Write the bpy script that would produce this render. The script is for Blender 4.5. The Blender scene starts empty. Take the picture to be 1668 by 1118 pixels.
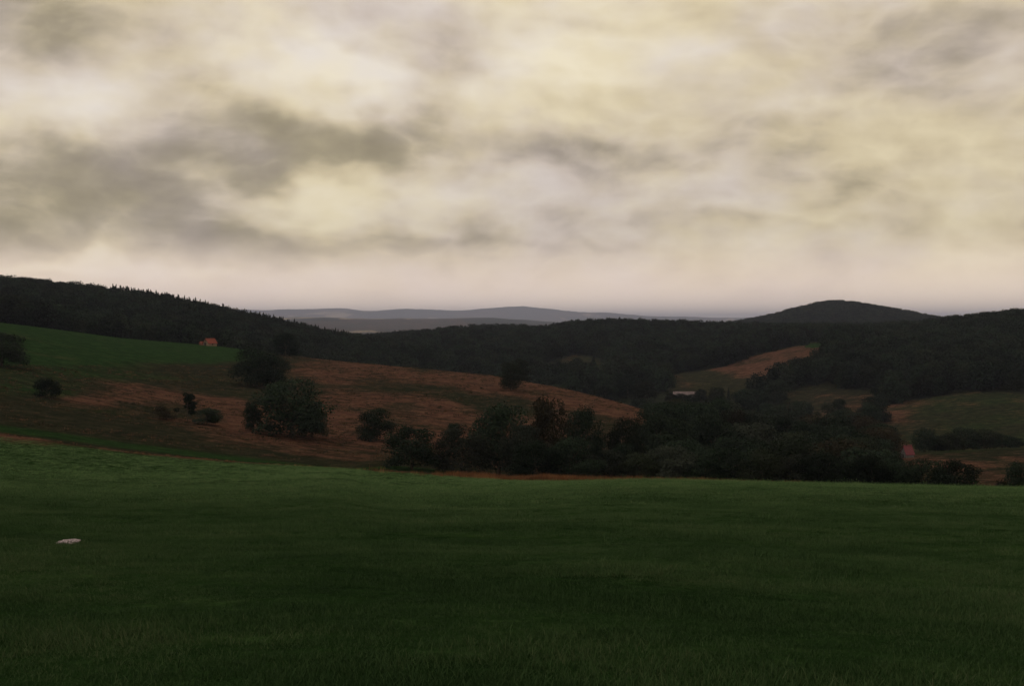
import bpy, math, random
import numpy as np
from mathutils import Vector, Matrix

random.seed(7)
RNG = np.random.default_rng(11)
SC = bpy.context.scene
COL = SC.collection
R = math.radians

# ------------------------------------------------------------------ camera
EYE = 1.7
FPX = 1853.0                      # focal length in photograph pixels (40 mm on 36 mm film)
PITCH = math.atan((559 - 525) / FPX)
cam_d = bpy.data.cameras.new('camera')
cam_d.sensor_width = 36.0
cam_d.lens = 36.0 * FPX / 1668.0
cam_d.clip_start = 0.1
cam_d.clip_end = 120000.0
cam = bpy.data.objects.new('camera', cam_d)
COL.objects.link(cam)
cam.location = (0, 0, EYE)
cam.rotation_euler = (R(90) - PITCH, 0, 0)
SC.camera = cam

# ------------------------------------------------------------------ exposure
SC.view_settings.view_transform = 'Standard'
SC.view_settings.look = 'None'
SC.view_settings.gamma = 1.0
SC.view_settings.use_curve_mapping = False
SC.view_settings.exposure = 0.0
SC.cycles.use_denoising = True
SC.cycles.max_bounces = 4
SC.cycles.diffuse_bounces = 2
SC.cycles.volume_bounces = 0
SC.cycles.transparent_max_bounces = 4

# ------------------------------------------------------------------ world: overcast sky
SUN_EL, SUN_AZ = R(48), R(-75)        # azimuth from +Y, negative = to the left
world = bpy.data.worlds.new('World')
SC.world = world
world.use_nodes = True


class NT:
    """short-hand for building node trees"""
    def __init__(self, tree):
        self.t = tree
        tree.nodes.clear()

    def n(self, kind, **kw):
        nd = self.t.nodes.new(kind)
        for k, v in kw.items():
            if k.startswith('i_'):
                key = k[2:]
                key = int(key) if key.isdigit() else key.replace('_', ' ')
                self.put(nd.inputs[key], v)
            else:
                setattr(nd, k, v)
        return nd

    def put(self, sock, v):
        if isinstance(v, bpy.types.NodeSocket):
            self.t.links.new(v, sock)
        else:
            sock.default_value = v

    def math(self, op, a, b=None, c=None, clamp=False):
        nd = self.t.nodes.new('ShaderNodeMath')
        nd.operation = op
        nd.use_clamp = clamp
        for i, v in enumerate((a, b, c)):
            if v is not None:
                self.put(nd.inputs[i], v)
        return nd.outputs[0]

    def vmath(self, op, a, b=None, out=0):
        nd = self.t.nodes.new('ShaderNodeVectorMath')
        nd.operation = op
        self.put(nd.inputs[0], a)
        if b is not None:
            self.put(nd.inputs[1], b)
        return nd.outputs[out]

    def mix(self, fac, a, b):
        nd = self.t.nodes.new('ShaderNodeMix')
        nd.data_type = 'RGBA'
        self.put(nd.inputs[0], fac)
        self.put(nd.inputs[6], a)
        self.put(nd.inputs[7], b)
        return nd.outputs[2]

    def noise(self, vec, scale, detail=5.0, rough=0.55, dist=0.0):
        nd = self.t.nodes.new('ShaderNodeTexNoise')
        self.put(nd.inputs['Vector'], vec)
        nd.inputs['Scale'].default_value = scale
        nd.inputs['Detail'].default_value = detail
        nd.inputs['Roughness'].default_value = rough
        nd.inputs['Distortion'].default_value = dist
        return nd.outputs['Fac']

    def ramp(self, fac, stops, interp='EASE'):
        nd = self.t.nodes.new('ShaderNodeValToRGB')
        cr = nd.color_ramp
        cr.interpolation = interp
        while len(cr.elements) < len(stops):
            cr.elements.new(0.5)
        for e, (p, c) in zip(cr.elements, stops):
            e.position = p
            e.color = (*c, 1.0)
        self.put(nd.inputs[0], fac)
        return nd.outputs[0]

    def remap(self, v, a, b, c=0.0, d=1.0):
        nd = self.t.nodes.new('ShaderNodeMapRange')
        nd.interpolation_type = 'SMOOTHSTEP'
        self.put(nd.inputs[0], v)
        for i, k in enumerate((a, b, c, d)):
            nd.inputs[i + 1].default_value = k
        return nd.outputs[0]


def pix_dir(px, py):
    """direction in the world of a photograph pixel"""
    x, z = (px - 834.0) / FPX, (559.0 - py) / FPX
    c, s = math.cos(PITCH), math.sin(PITCH)
    return np.array([x, c + s * z, -s + c * z])


w = NT(world.node_tree)
d = w.n('ShaderNodeTexCoord').outputs['Generated']
sx = w.n('ShaderNodeSeparateXYZ', i_0=d)
# cloud texture: puffs and thin slanting bands, flattened a little
flat = w.vmath('MULTIPLY', d, (1.0, 1.0, 1.75))
warp = w.n('ShaderNodeTexNoise', i_Vector=flat, i_Scale=3.0, i_Detail=4.0)
cv2 = w.vmath('ADD', flat, w.vmath('MULTIPLY', w.vmath('SUBTRACT', warp.outputs['Color'], (0.5, 0.5, 0.5)), (0.10, 0.10, 0.10)))
big = w.noise(cv2, 3.2, 4.0, 0.5)
mid = w.noise(cv2, 7.5, 8.0, 0.55, 0.0)
tilt = w.n('ShaderNodeVectorRotate', i_Vector=cv2, i_Angle=R(-9), rotation_type='Y_AXIS')
streak = w.noise(w.vmath('MULTIPLY', tilt.outputs[0], (1.0, 1.0, 4.5)), 5.0, 6.0, 0.55, 0.1)
# large cloud masses (direction, half width, half height in radians, amount): brighter tops and greyer bellies
MASSES = [(250, 75, .11, .030, .22), (125, 180, .055, .030, .24), (560, 145, .075, .026, .36), (480, 312, .065, .017, .34), (650, 130, .05, .02, .18),
          (690, 345, .08, .03, .16), (930, 90, .09, .045, .34), (300, 180, .07, .07, -.13), (400, 245, .11, .040, -.14), (610, 235, .12, .030, -.15), (500, 270, .05, .012, -.08),
          (60, 285, .10, .026, -.26), (170, 372, .20, .028, -.26), (745, 110, .04, .035, -.20), (980, 150, .05, .012, -.18),
          (1240, 240, .07, .014, -.16), (960, 265, .09, .010, -.16), (60, 30, .07, .03, -.28), (1640, 60, .08, .025, -.18), (870, 240, .07, .012, -.14),
          (120, 445, .09, .007, .24), (700, 400, .09, .009, -.14), (1050, 372, .10, .008, -.12), (1380, 300, .12, .008, -.08), (1250, 350, .10, .006, -.08)]
billow = w.math('SUBTRACT', 0.5, w.math('ABSOLUTE', w.math('SUBTRACT', w.noise(cv2, 13.0, 4.0, 0.5), 0.5)))
val = w.math('ADD', w.math('MULTIPLY', w.math('SUBTRACT', big, 0.5), 0.30), 0.63)
val = w.math('ADD', val, w.math('MULTIPLY', w.math('SUBTRACT', mid, 0.5), 0.62))
val = w.math('ADD', val, w.math('MULTIPLY', w.math('SUBTRACT', streak, 0.5), 0.26))
val = w.math('ADD', val, w.math('MULTIPLY', w.math('SUBTRACT', billow, 0.42), 0.75))
# ragged rims for the masses
rag = w.n('ShaderNodeTexNoise', i_Vector=w.vmath('MULTIPLY', d, (1.0, 1.0, 1.5)), i_Scale=10.0, i_Detail=3.0, i_Roughness=0.5)
dd = w.vmath('ADD', d, w.vmath('MULTIPLY', w.vmath('SUBTRACT', rag.outputs['Color'], (0.5, 0.5, 0.5)), (0.17, 0.17, 0.12)))
for (px, py, hw, hh, amt) in MASSES:
    v0 = pix_dir(px, py)
    v0 = v0 / np.linalg.norm(v0)
    q = w.vmath('MULTIPLY', w.vmath('SUBTRACT', dd, tuple(v0)), (1 / hw, 1 / hw, 1 / hh))
    ln = w.vmath('LENGTH', q, out=1)
    g = w.math('MULTIPLY', w.remap(ln, 1.9, 0.0), amt)
    val = w.math('ADD', val, g)
cool = w.ramp(val, [(0.10, (0.205, 0.165, 0.135)), (0.36, (0.385, 0.318, 0.262)), (0.58, (0.640, 0.540, 0.465)),
                    (0.78, (0.770, 0.680, 0.620)), (1.0, (0.860, 0.785, 0.735))], 'LINEAR')
gold = w.ramp(val, [(0.10, (0.200, 0.160, 0.095)), (0.36, (0.385, 0.318, 0.195)), (0.58, (0.670, 0.555, 0.350)),
                    (0.78, (0.830, 0.710, 0.470)), (1.0, (0.940, 0.830, 0.600))], 'LINEAR')
cloud = w.mix(w.remap(w.noise(flat, 4.2, 4.0, 0.6), 0.31, 0.63), cool, gold)
low = w.remap(sx.outputs[2], 0.085, 0.0)
cloud = w.mix(w.math('MULTIPLY', low, 0.75), cloud, (1.42, 1.13, 0.95, 1))
sky = w.n('ShaderNodeTexSky', sky_type='NISHITA')
sky.sun_disc = False
sky.sun_elevation = SUN_EL
sky.sun_rotation = SUN_AZ
bg_sky = w.n('ShaderNodeBackground', i_Color=sky.outputs[0], i_Strength=0.08)
bg_cl = w.n('ShaderNodeBackground', i_Color=cloud, i_Strength=1.0)
ms = w.n('ShaderNodeMixShader', i_0=0.94, i_1=bg_sky.outputs[0], i_2=bg_cl.outputs[0])
w.n('ShaderNodeOutputWorld', i_Surface=ms.outputs[0])

# ------------------------------------------------------------------ sun behind the overcast
sl = bpy.data.lights.new('sun', 'SUN')
sl.energy = 0.5
sl.angle = R(14)
sl.color = (1.0, 0.93, 0.82)
sun = bpy.data.objects.new('sun', sl)
COL.objects.link(sun)
sdir = Vector((math.sin(SUN_AZ) * math.cos(SUN_EL), math.cos(SUN_AZ) * math.cos(SUN_EL), math.sin(SUN_EL)))
sun.rotation_euler = sdir.to_track_quat('Z', 'Y').to_euler()
sun.location = (-40, 0, 80)

# ------------------------------------------------------------------ terrain model
# Ridge, edge and valley lines from near to far. Each entry: (photo column, distance in m, photo row 'y' or height 'z').
LINES = [
    [(834, 0.5, 'z', 0.0)],
    [(-900, 9, 'z', -1.10), (834, 9, 'z', -1.16), (2600, 9, 'z', -1.25)],
    [(-900, 240, 'y', 600), (-300, 230, 'y', 665), (0, 220, 'y', 710), (200, 210, 'y', 737), (400, 205, 'y', 755), (640, 200, 'y', 770),
     (840, 195, 'y', 783), (1050, 190, 'y', 790), (1280, 185, 'y', 798), (1480, 180, 'y', 804), (1668, 175, 'y', 809), (2600, 165, 'y', 830)],
    [(-900, 255, 'y', 590), (-300, 250, 'y', 650), (0, 245, 'y', 690), (200, 243, 'y', 715), (400, 238, 'y', 741), (560, 230, 'y', 763),
     (640, 228, 'z', -26.5), (840, 232, 'z', -30), (1050, 232, 'z', -34), (1280, 232, 'z', -36), (1480, 232, 'z', -37), (1668, 230, 'z', -37), (2600, 230, 'z', -37)],
    [(-900, 300, 'y', 575), (-300, 290, 'y', 630), (0, 290, 'y', 655), (260, 300, 'y', 683), (530, 300, 'y', 713), (640, 292, 'y', 729),
     (800, 290, 'y', 748), (900, 290, 'y', 757), (1050, 290, 'y', 772), (1280, 295, 'z', -42), (1480, 300, 'z', -41), (1668, 300, 'z', -41), (2600, 300, 'z', -41)],
    [(-900, 620, 'y', 480), (-300, 620, 'y', 509), (0, 640, 'y', 524), (190, 650, 'y', 551), (340, 650, 'y', 564), (480, 600, 'y', 580), (620, 560, 'y', 596),
     (800, 520, 'y', 614), (930, 480, 'y', 637), (1050, 430, 'y', 670), (1150, 405, 'y', 708), (1280, 400, 'z', -47), (1480, 400, 'y', 743),
     (1668, 420, 'y', 734), (2600, 430, 'y', 720)],
    [(-900, 720, 'z', 20), (-300, 720, 'z', 4), (0, 740, 'z', 0), (340, 760, 'z', -24), (480, 730, 'z', -42), (640, 700, 'z', -56), (840, 680, 'z', -65),
     (1050, 640, 'z', -66), (1280, 560, 'z', -62), (1480, 545, 'y', 735), (1668, 560, 'y', 732), (2600, 560, 'y', 725)],
    [(-900, 900, 'z', 40), (0, 900, 'z', 12), (340, 900, 'z', -10), (480, 900, 'z', -30), (640, 900, 'z', -52), (840, 850, 'z', -57), (1050, 800, 'y', 640),
     (1115, 800, 'y', 645), (1280, 780, 'y', 662), (1420, 740, 'y', 666), (1530, 760, 'y', 647), (1668, 760, 'y', 641), (2600, 760, 'y', 600)],
    [(-900, 1150, 'y', 455), (0, 1150, 'y', 481), (150, 1150, 'y', 493), (260, 1150, 'y', 508), (340, 1150, 'y', 525), (400, 1150, 'y', 537), (500, 1100, 'y', 558),
     (590, 1050, 'y', 576), (700, 1050, 'y', 590), (840, 1000, 'y', 600), (960, 1000, 'y', 597), (1110, 1000, 'y', 605), (1220, 1000, 'y', 589),
     (1340, 1000, 'y', 566), (1420, 980, 'y', 580), (1530, 950, 'y', 588), (1668, 950, 'y', 575), (2600, 950, 'y', 520)],
    [(-900, 1600, 'z', 10), (0, 1600, 'z', 5), (340, 1500, 'z', -25), (500, 1450, 'y', 572), (590, 1450, 'y', 567), (680, 1500, 'y', 561), (760, 1500, 'y', 553),
     (850, 1500, 'y', 553), (880, 1500, 'y', 558), (930, 1500, 'y', 545), (1000, 1500, 'y', 540), (1080, 1500, 'y', 538), (1150, 1500, 'y', 542),
     (1230, 1500, 'y', 543), (1300, 1450, 'y', 547), (1420, 1400, 'y', 552), (1500, 1350, 'y', 548), (1540, 1300, 'y', 542), (1600, 1300, 'y', 536), (1668, 1300, 'y', 528),
     (2600, 1300, 'y', 480)],
    [(-900, 2100, 'z', -60), (1100, 2100, 'z', -60), (1230, 2100, 'z', -35), (1400, 2100, 'z', -20), (1600, 2100, 'z', -30), (2600, 2100, 'z', -20)],
    [(-900, 2900, 'z', -90), (950, 2900, 'z', -90), (1060, 2900, 'z', -50), (1150, 2900, 'y', 541), (1240, 2900, 'y', 527), (1290, 2900, 'y', 514), (1345, 2900, 'y', 498),
     (1400, 2900, 'y', 504), (1450, 2900, 'y', 512), (1520, 2900, 'y', 526), (1600, 2900, 'y', 540), (2600, 2900, 'y', 550)],
    [(834, 4500, 'z', -120)],
    [(-900, 12000, 'y', 522), (400, 12000, 'y', 521), (520, 12000, 'y', 517), (600, 12000, 'y', 521), (700, 12000, 'y', 523), (800, 12000, 'y', 520), (900, 12000, 'y', 527),
     (1000, 12000, 'y', 526), (1150, 12000, 'y', 526), (2600, 12000, 'y', 527)],
    [(834, 20000, 'z', -120)],
    [(-900, 30000, 'y', 510), (300, 30000, 'y', 509), (400, 30000, 'y', 505), (480, 30000, 'y', 505.5), (550, 30000, 'y', 502.5), (600, 30000, 'y', 506), (660, 30000, 'y', 500.5),
     (700, 30000, 'y', 503), (750, 30000, 'y', 508), (800, 30000, 'y', 505), (860, 30000, 'y', 505), (920, 30000, 'y', 509), (1000, 30000, 'y', 512),
     (1150, 30000, 'y', 517), (1300, 30000, 'y', 519), (2600, 30000, 'y', 520)],
    [(834, 40000, 'z', 60)],
    [(834, 50000, 'z', 60)],
    [(834, 65000, 'z', 0)],
]
AZ_TAB = np.arange(-180, 180.01, 0.125)


def col_az(px):
    return math.degrees(math.atan((px - 834.0) / FPX))


def row_height(px, py, r):
    v = pix_dir(px, py)
    return EYE + r * v[2] / math.hypot(v[0], v[1])


def smooth(a, sig):
    n = int(sig * 3)
    k = np.exp(-0.5 * (np.arange(-n, n + 1) / sig) ** 2)
    k /= k.sum()
    return np.convolve(np.concatenate([a[-n - 1:-1], a, a[1:n + 1]]), k, 'valid')


LR, LZ = [], []
for i, ln in enumerate(LINES):
    az = [col_az(p[0]) for p in ln]
    rr = [p[1] for p in ln]
    zz = [row_height(p[0], p[3], p[1]) if p[2] == 'y' else p[3] for p in ln]
    sg = 3.0 if i >= 13 else 5.0
    LR.append(smooth(np.interp(AZ_TAB, az, rr, period=360), sg))
    LZ.append(smooth(np.interp(AZ_TAB, az, zz, period=360), sg))
LR, LZ = np.array(LR), np.array(LZ)
NL = len(LINES)


def hash01(ix, iy, seed):
    h = (ix.astype(np.int64) * 374761393 + iy.astype(np.int64) * 668265263 + seed * 1442695041) & 0xffffffff
    h = ((h ^ (h >> 13)) * 1274126177) & 0xffffffff
    return ((h ^ (h >> 16)) & 0xffff) / 65535.0


def vnoise(x, y, seed=0):
    ix, iy = np.floor(x), np.floor(y)
    fx, fy = x - ix, y - iy
    fx, fy = fx * fx * (3 - 2 * fx), fy * fy * (3 - 2 * fy)
    a, b = hash01(ix, iy, seed), hash01(ix + 1, iy, seed)
    c, e = hash01(ix, iy + 1, seed), hash01(ix + 1, iy + 1, seed)
    return (a + (b - a) * fx) * (1 - fy) + (c + (e - c) * fx) * fy


def fbm(x, y, octs=4, seed=0):
    s, a, t = 0, 0.5, 0
    for o in range(octs):
        s = s + a * vnoise(x * 2 ** o + 17.3 * o, y * 2 ** o - 9.1 * o, seed + o)
        t += a
        a *= 0.5
    return s / t - 0.5


def terrain(x, y):
    """height and line coordinate t of ground points (numpy arrays)"""
    x, y = np.asarray(x, float), np.asarray(y, float)
    shp = x.shape
    x, y = x.ravel(), y.ravel()
    r = np.hypot(x, y)
    az = np.degrees(np.arctan2(x, y))
    f = (az + 180) / 0.125
    i0 = np.clip(np.floor(f).astype(int), 0, len(AZ_TAB) - 2)
    f = f - i0
    rk = LR[:, i0] * (1 - f) + LR[:, i0 + 1] * f
    zk = LZ[:, i0] * (1 - f) + LZ[:, i0 + 1] * f
    h = np.diff(rk, axis=0)
    dl = np.diff(zk, axis=0) / h
    m = np.zeros_like(zk)
    w1, w2 = 2 * h[1:] + h[:-1], h[1:] + 2 * h[:-1]
    with np.errstate(divide='ignore', invalid='ignore'):
        mm = (w1 + w2) / (w1 / dl[:-1] + w2 / dl[1:])
    m[1:-1] = np.where(dl[:-1] * dl[1:] > 0, mm, 0)
    m[0], m[-1] = dl[0], 0
    z = np.full(len(r), 0.0)
    t = np.zeros(len(r))
    for k in range(NL - 1):
        s = (r - rk[k]) / h[k]
        sel = (s >= 0) & (s <= 1) if k else (s <= 1)
        q = np.clip(s, 0, 1)
        q2, q3 = q * q, q * q * q
        zz = (2 * q3 - 3 * q2 + 1) * zk[k] + (q3 - 2 * q2 + q) * h[k] * m[k] + (-2 * q3 + 3 * q2) * zk[k + 1] + (q3 - q2) * h[k] * m[k + 1]
        z = np.where(sel, zz, z)
        t = np.where(sel, k + q, t)
    def ramp(a, b):
        return np.clip((r - a) / (b - a), 0, 1)
    z = z + 0.35 * fbm(x / 9, y / 9, 3, 1) * ramp(4, 20) * (1 - 0.75 * ramp(50, 140)) + 1.6 * fbm(x / 55, y / 55, 3, 5) * ramp(30, 260) * (1 - 0.5 * ramp(150, 200) * (1 - ramp(220, 260)))
    z = z + 10 * fbm(x / 260, y / 260, 4, 9) * ramp(620, 1200) + 85 * fbm(x / 1300, y / 1300, 5, 13) * ramp(3500, 12000) + 220 * fbm(x / 2600, y / 2600, 5, 19) * ramp(15000, 30000)
    return z.reshape(shp), t.reshape(shp)


def project(x, y, z):
    """photograph pixel of world points"""
    c, s = math.cos(PITCH), math.sin(PITCH)
    dz = z - EYE
    dep = c * y - s * dz
    up = s * y + c * dz
    dep = np.where(dep > 0.05, dep, 0.05)
    return 834 + FPX * x / dep, 559 - FPX * up / dep


def locate(px, py, rmin=30, rmax=1200):
    """first ground point seen at a photograph pixel between two distances"""
    a = math.atan((px - 834) / FPX)
    r = np.geomspace(rmin, rmax, 3000)
    x, y = r * math.sin(a), r * math.cos(a)
    z, t = terrain(x, y)
    _, qy = project(x, y, z)
    hit = np.nonzero(qy <= py)[0]
    i = hit[0] if len(hit) else int(np.argmin(qy))
    return float(x[i]), float(y[i]), float(z[i]), float(r[i])


def at_range(px, r):
    a = math.atan((px - 834) / FPX)
    x, y = r * math.sin(a), r * math.cos(a)
    z, _ = terrain(np.array([x]), np.array([y]))
    return x, y, float(z[0]), r


def inside(poly, x, y):
    res = np.zeros(np.shape(x), bool)
    n = len(poly)
    for i in range(n):
        (x1, y1), (x2, y2) = poly[i], poly[(i + 1) % n]
        if y1 == y2:
            continue
        c = ((y1 > y) != (y2 > y)) & (x < (x2 - x1) * (y - y1) / (y2 - y1) + x1)
        res ^= c
    return res


# open fields among the woods (outlines on the ground, and the span of line coordinate they lie in)
FIELD_A = [(1085, 612), (1120, 606), (1180, 597), (1220, 582), (1290, 565), (1345, 561), (1352, 590), (1295, 618), (1230, 645), (1185, 655), (1085, 640)]
FIELD_B = [(1272, 644), (1360, 618), (1370, 634), (1418, 637), (1440, 662), (1405, 695), (1320, 705), (1272, 690)]
FIELD_C = [(1418, 668), (1470, 655), (1530, 645), (1570, 638), (1668, 641), (2100, 640), (2100, 775), (1420, 775)]
FIELD_D = [(1466, 744), (1668, 732), (2100, 726), (2100, 830), (1490, 830)]
FIELD_E = [(880, 596), (935, 578), (975, 586), (1000, 604), (990, 620), (875, 622)]
FIELD_F = [(1312, 559), (1350, 557), (1350, 567), (1312, 567)]
# ------------------------------------------------------------------ terrain mesh


def grid_mesh():
    azs = np.concatenate([np.arange(-180, -60, 4.0), np.arange(-60, -28, 0.5), np.arange(-28, 28, 0.085), np.arange(28, 60, 0.5), np.arange(60, 180, 4.0)])
    rs = np.concatenate([np.geomspace(2.5, 30, 60, endpoint=False), np.geomspace(30, 700, 270, endpoint=False),
                         np.geomspace(700, 3000, 120, endpoint=False), np.geomspace(3000, 64900, 150)])
    A, RR = np.meshgrid(np.radians(azs), rs)
    X, Y = RR * np.sin(A), RR * np.cos(A)
    Z, T = terrain(X, Y)
    nr, na = X.shape
    co = np.stack([X.ravel(), Y.ravel(), Z.ravel()], 1)
    co = np.vstack([co, [[0, 0, 0.0]]])
    i, j = np.meshgrid(np.arange(nr - 1), np.arange(na), indexing='ij')
    j2 = (j + 1) % na
    q = np.stack([i * na + j, i * na + j2, (i + 1) * na + j2, (i + 1) * na + j], -1).reshape(-1, 4)[:, ::-1]
    c = nr * na
    jj = np.arange(na)
    tri = np.stack([np.full(na, c), (jj + 1) % na, jj], 1)
    me = bpy.data.meshes.new('ground')
    nv, nq, nt = len(co), len(q), len(tri)
    me.vertices.add(nv)
    me.vertices.foreach_set('co', co.ravel())
    me.loops.add(nq * 4 + nt * 3)
    me.loops.foreach_set('vertex_index', np.concatenate([q.ravel(), tri.ravel()]))
    me.polygons.add(nq + nt)
    me.polygons.foreach_set('loop_start', np.concatenate([np.arange(nq) * 4, nq * 4 + np.arange(nt) * 3]))
    me.polygons.foreach_set('use_smooth', np.ones(nq + nt, bool))
    me.update(calc_edges=True)
    T = np.append(T.ravel(), 0)
    return me, co, T


def blob(px, py, cx, cy, w_, h_, ang=0.0):
    """soft patch on the ground around the point seen at (cx, cy)"""
    c, s = math.cos(ang), math.sin(ang)
    u, v = px - cx, py - cy
    return np.exp(-(((u * c + v * s) / w_) ** 2 + ((-u * s + v * c) / h_) ** 2))


def land_cover(co, T):
    x, y, z = co.T
    px, py = project(x, y, z)
    r = np.hypot(x, y)
    front = y > 1
    lush, dry, wood, pale = (np.zeros(len(x)) for _ in range(4))
    n1 = fbm(x / 60, y / 60, 4, 21)
    n2 = fbm(x / 22, y / 60, 4, 33)
    sm = lambda a, b, v: np.clip((v - a) / (b - a), 0, 1) ** 2 * (3 - 2 * np.clip((v - a) / (b - a), 0, 1))
    # meadow
    mead = T <= 2.0
    lush = np.where(mead, 1.0, lush)
    # earth and dry grass along the far edge of the meadow
    e = np.exp(-((T - 2.06) / 0.10) ** 2)
    dry = np.maximum(dry, np.where(T > 1.9, e * np.where(px < 660, 0.85, 0.75), 0))
    # verge, terrace and hillside
    verge = (T > 2.0) & (T <= 4.0)
    gl = np.exp(-((T - 2.55) / 0.28) ** 2)
    lush = np.where(verge, np.clip(gl * 0.75 + 0.22 + 0.6 * n1, 0, 1), lush)
    dry = np.where(verge, np.maximum(dry, sm(3.0, 3.3, T) * (0.25 + 1.2 * np.clip(n1 + 0.15, 0, 1)) * (0.35 + 0.65 * sm(150, 420, px))), dry)
    # terrace path
    dry = np.maximum(dry, np.exp(-((T - 4.0) / 0.05) ** 2) * sm(150, 330, px) * 0.9)
    hill = (T > 4.0) & (T <= 5.3)
    bnd = 589 - 0.012 * (px - 200) + 16 * n1 + 6 * n2
    top = sm(16, -8, py - bnd) * sm(440, 420, px)
    d0 = 0.16 + 0.44 * sm(330, 620, px) + 1.3 * n2 + 0.5 * n1
    for (cx, cy, w_, h_, ang, amt) in [(235, 645, 60, 12, .12, .75), (350, 655, 75, 13, .14, .8), (390, 690, 40, 16, 0, .6), (130, 655, 50, 10, .1, .2),
                                       (640, 655, 120, 22, .15, .35), (790, 632, 120, 6, .18, .5), (560, 690, 60, 25, 0, .35), (700, 610, 160, 7, .12, .2),
                                       (500, 600, 60, 10, .1, .35), (1010, 660, 60, 6, .28, .7), (640, 632, 70, 9, .1, -.5), (775, 660, 45, 12, .3, -.45),
                                       (880, 640, 50, 7, .2, -.3), (250, 610, 150, 12, 0, -.25), (960, 675, 50, 10, .2, -.35), (590, 705, 60, 5, 0, -.3)]:
        d0 = d0 + amt * blob(px, py, cx, cy, w_, h_, ang)
    d0 = np.clip(d0, 0, 1) * (1 - top)
    dry = np.where(hill, np.maximum(d0, dry * (T < 4.1)), dry)
    lush = np.where(hill, np.maximum(top, (0.14 + 0.34 * sm(430, 120, px) + 0.5 * n1) * (1 - d0)), lush)
    # woods beyond
    wood = sm(5.02, 5.12, T) * (r < 3400)
    for poly, t0, t1, gd, gl2 in ((FIELD_A, 6.8, 8.4, .30, .25), (FIELD_B, 6.4, 8.4, .36, .2), (FIELD_C, 5.0, 7.4, .2, .4), (FIELD_D, 2.6, 5.9, .34, .2),
                                  (FIELD_E, 7.0, 8.9, .15, .35), (FIELD_F, 7.2, 8.9, .1, .9)):
        ins = inside(poly, px, py) & (T > t0) & (T < t1) & front
        dr = np.clip(gd + 1.1 * n2 + 0.3 * n1, 0, 1)
        if poly is FIELD_A:
            dr = np.clip(dr + 0.4 * sm(1150, 1230, px) - 0.45 * sm(600, 625, py), 0, 1)
        if poly is FIELD_C:
            dr = np.clip(0.12 + 0.4 * sm(1540, 1450, px) + 0.8 * n2, 0, 1)
        wood = np.where(ins, 0, wood)
        dry = np.where(ins, dr, dry)
        lush = np.where(ins, gl2, lush)
    far = r > 3400
    nf = fbm(x / 900, y / 2600, 5, 41)
    wood = np.where(far, sm(-0.08, 0.10, nf), wood)
    pale = np.where(far, sm(0.0, 0.2, fbm(x / 600, y / 1900, 4, 57)), 0)
    lush = np.where(far, 0.3, lush)
    dry = np.where(far, 0.35, dry)
    return np.stack([dry, lush, wood, pale], 1)


gme, gco, gT = grid_mesh()
cover = land_cover(gco, gT)
at = gme.attributes.new('cover', 'FLOAT_COLOR', 'POINT')
at.data.foreach_set('color', cover.astype(np.float32).ravel())


def new_mat(name):
    m = bpy.data.materials.new(name)
    m.use_nodes = True
    return m, NT(m.node_tree)


def finish(nt, colour, rough=0.9, spec=0.15, bump=None, **kw):
    p = nt.n('ShaderNodeBsdfPrincipled', i_Base_Color=colour, i_Roughness=rough)
    p.inputs['Specular IOR Level'].default_value = spec
    for k, v in kw.items():
        nt.put(p.inputs[k.replace('_', ' ')], v)
    if bump is not None:
        nt.put(p.inputs['Normal'], bump)
    nt.n('ShaderNodeOutputMaterial', i_Surface=p.outputs[0])
    return p


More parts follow.
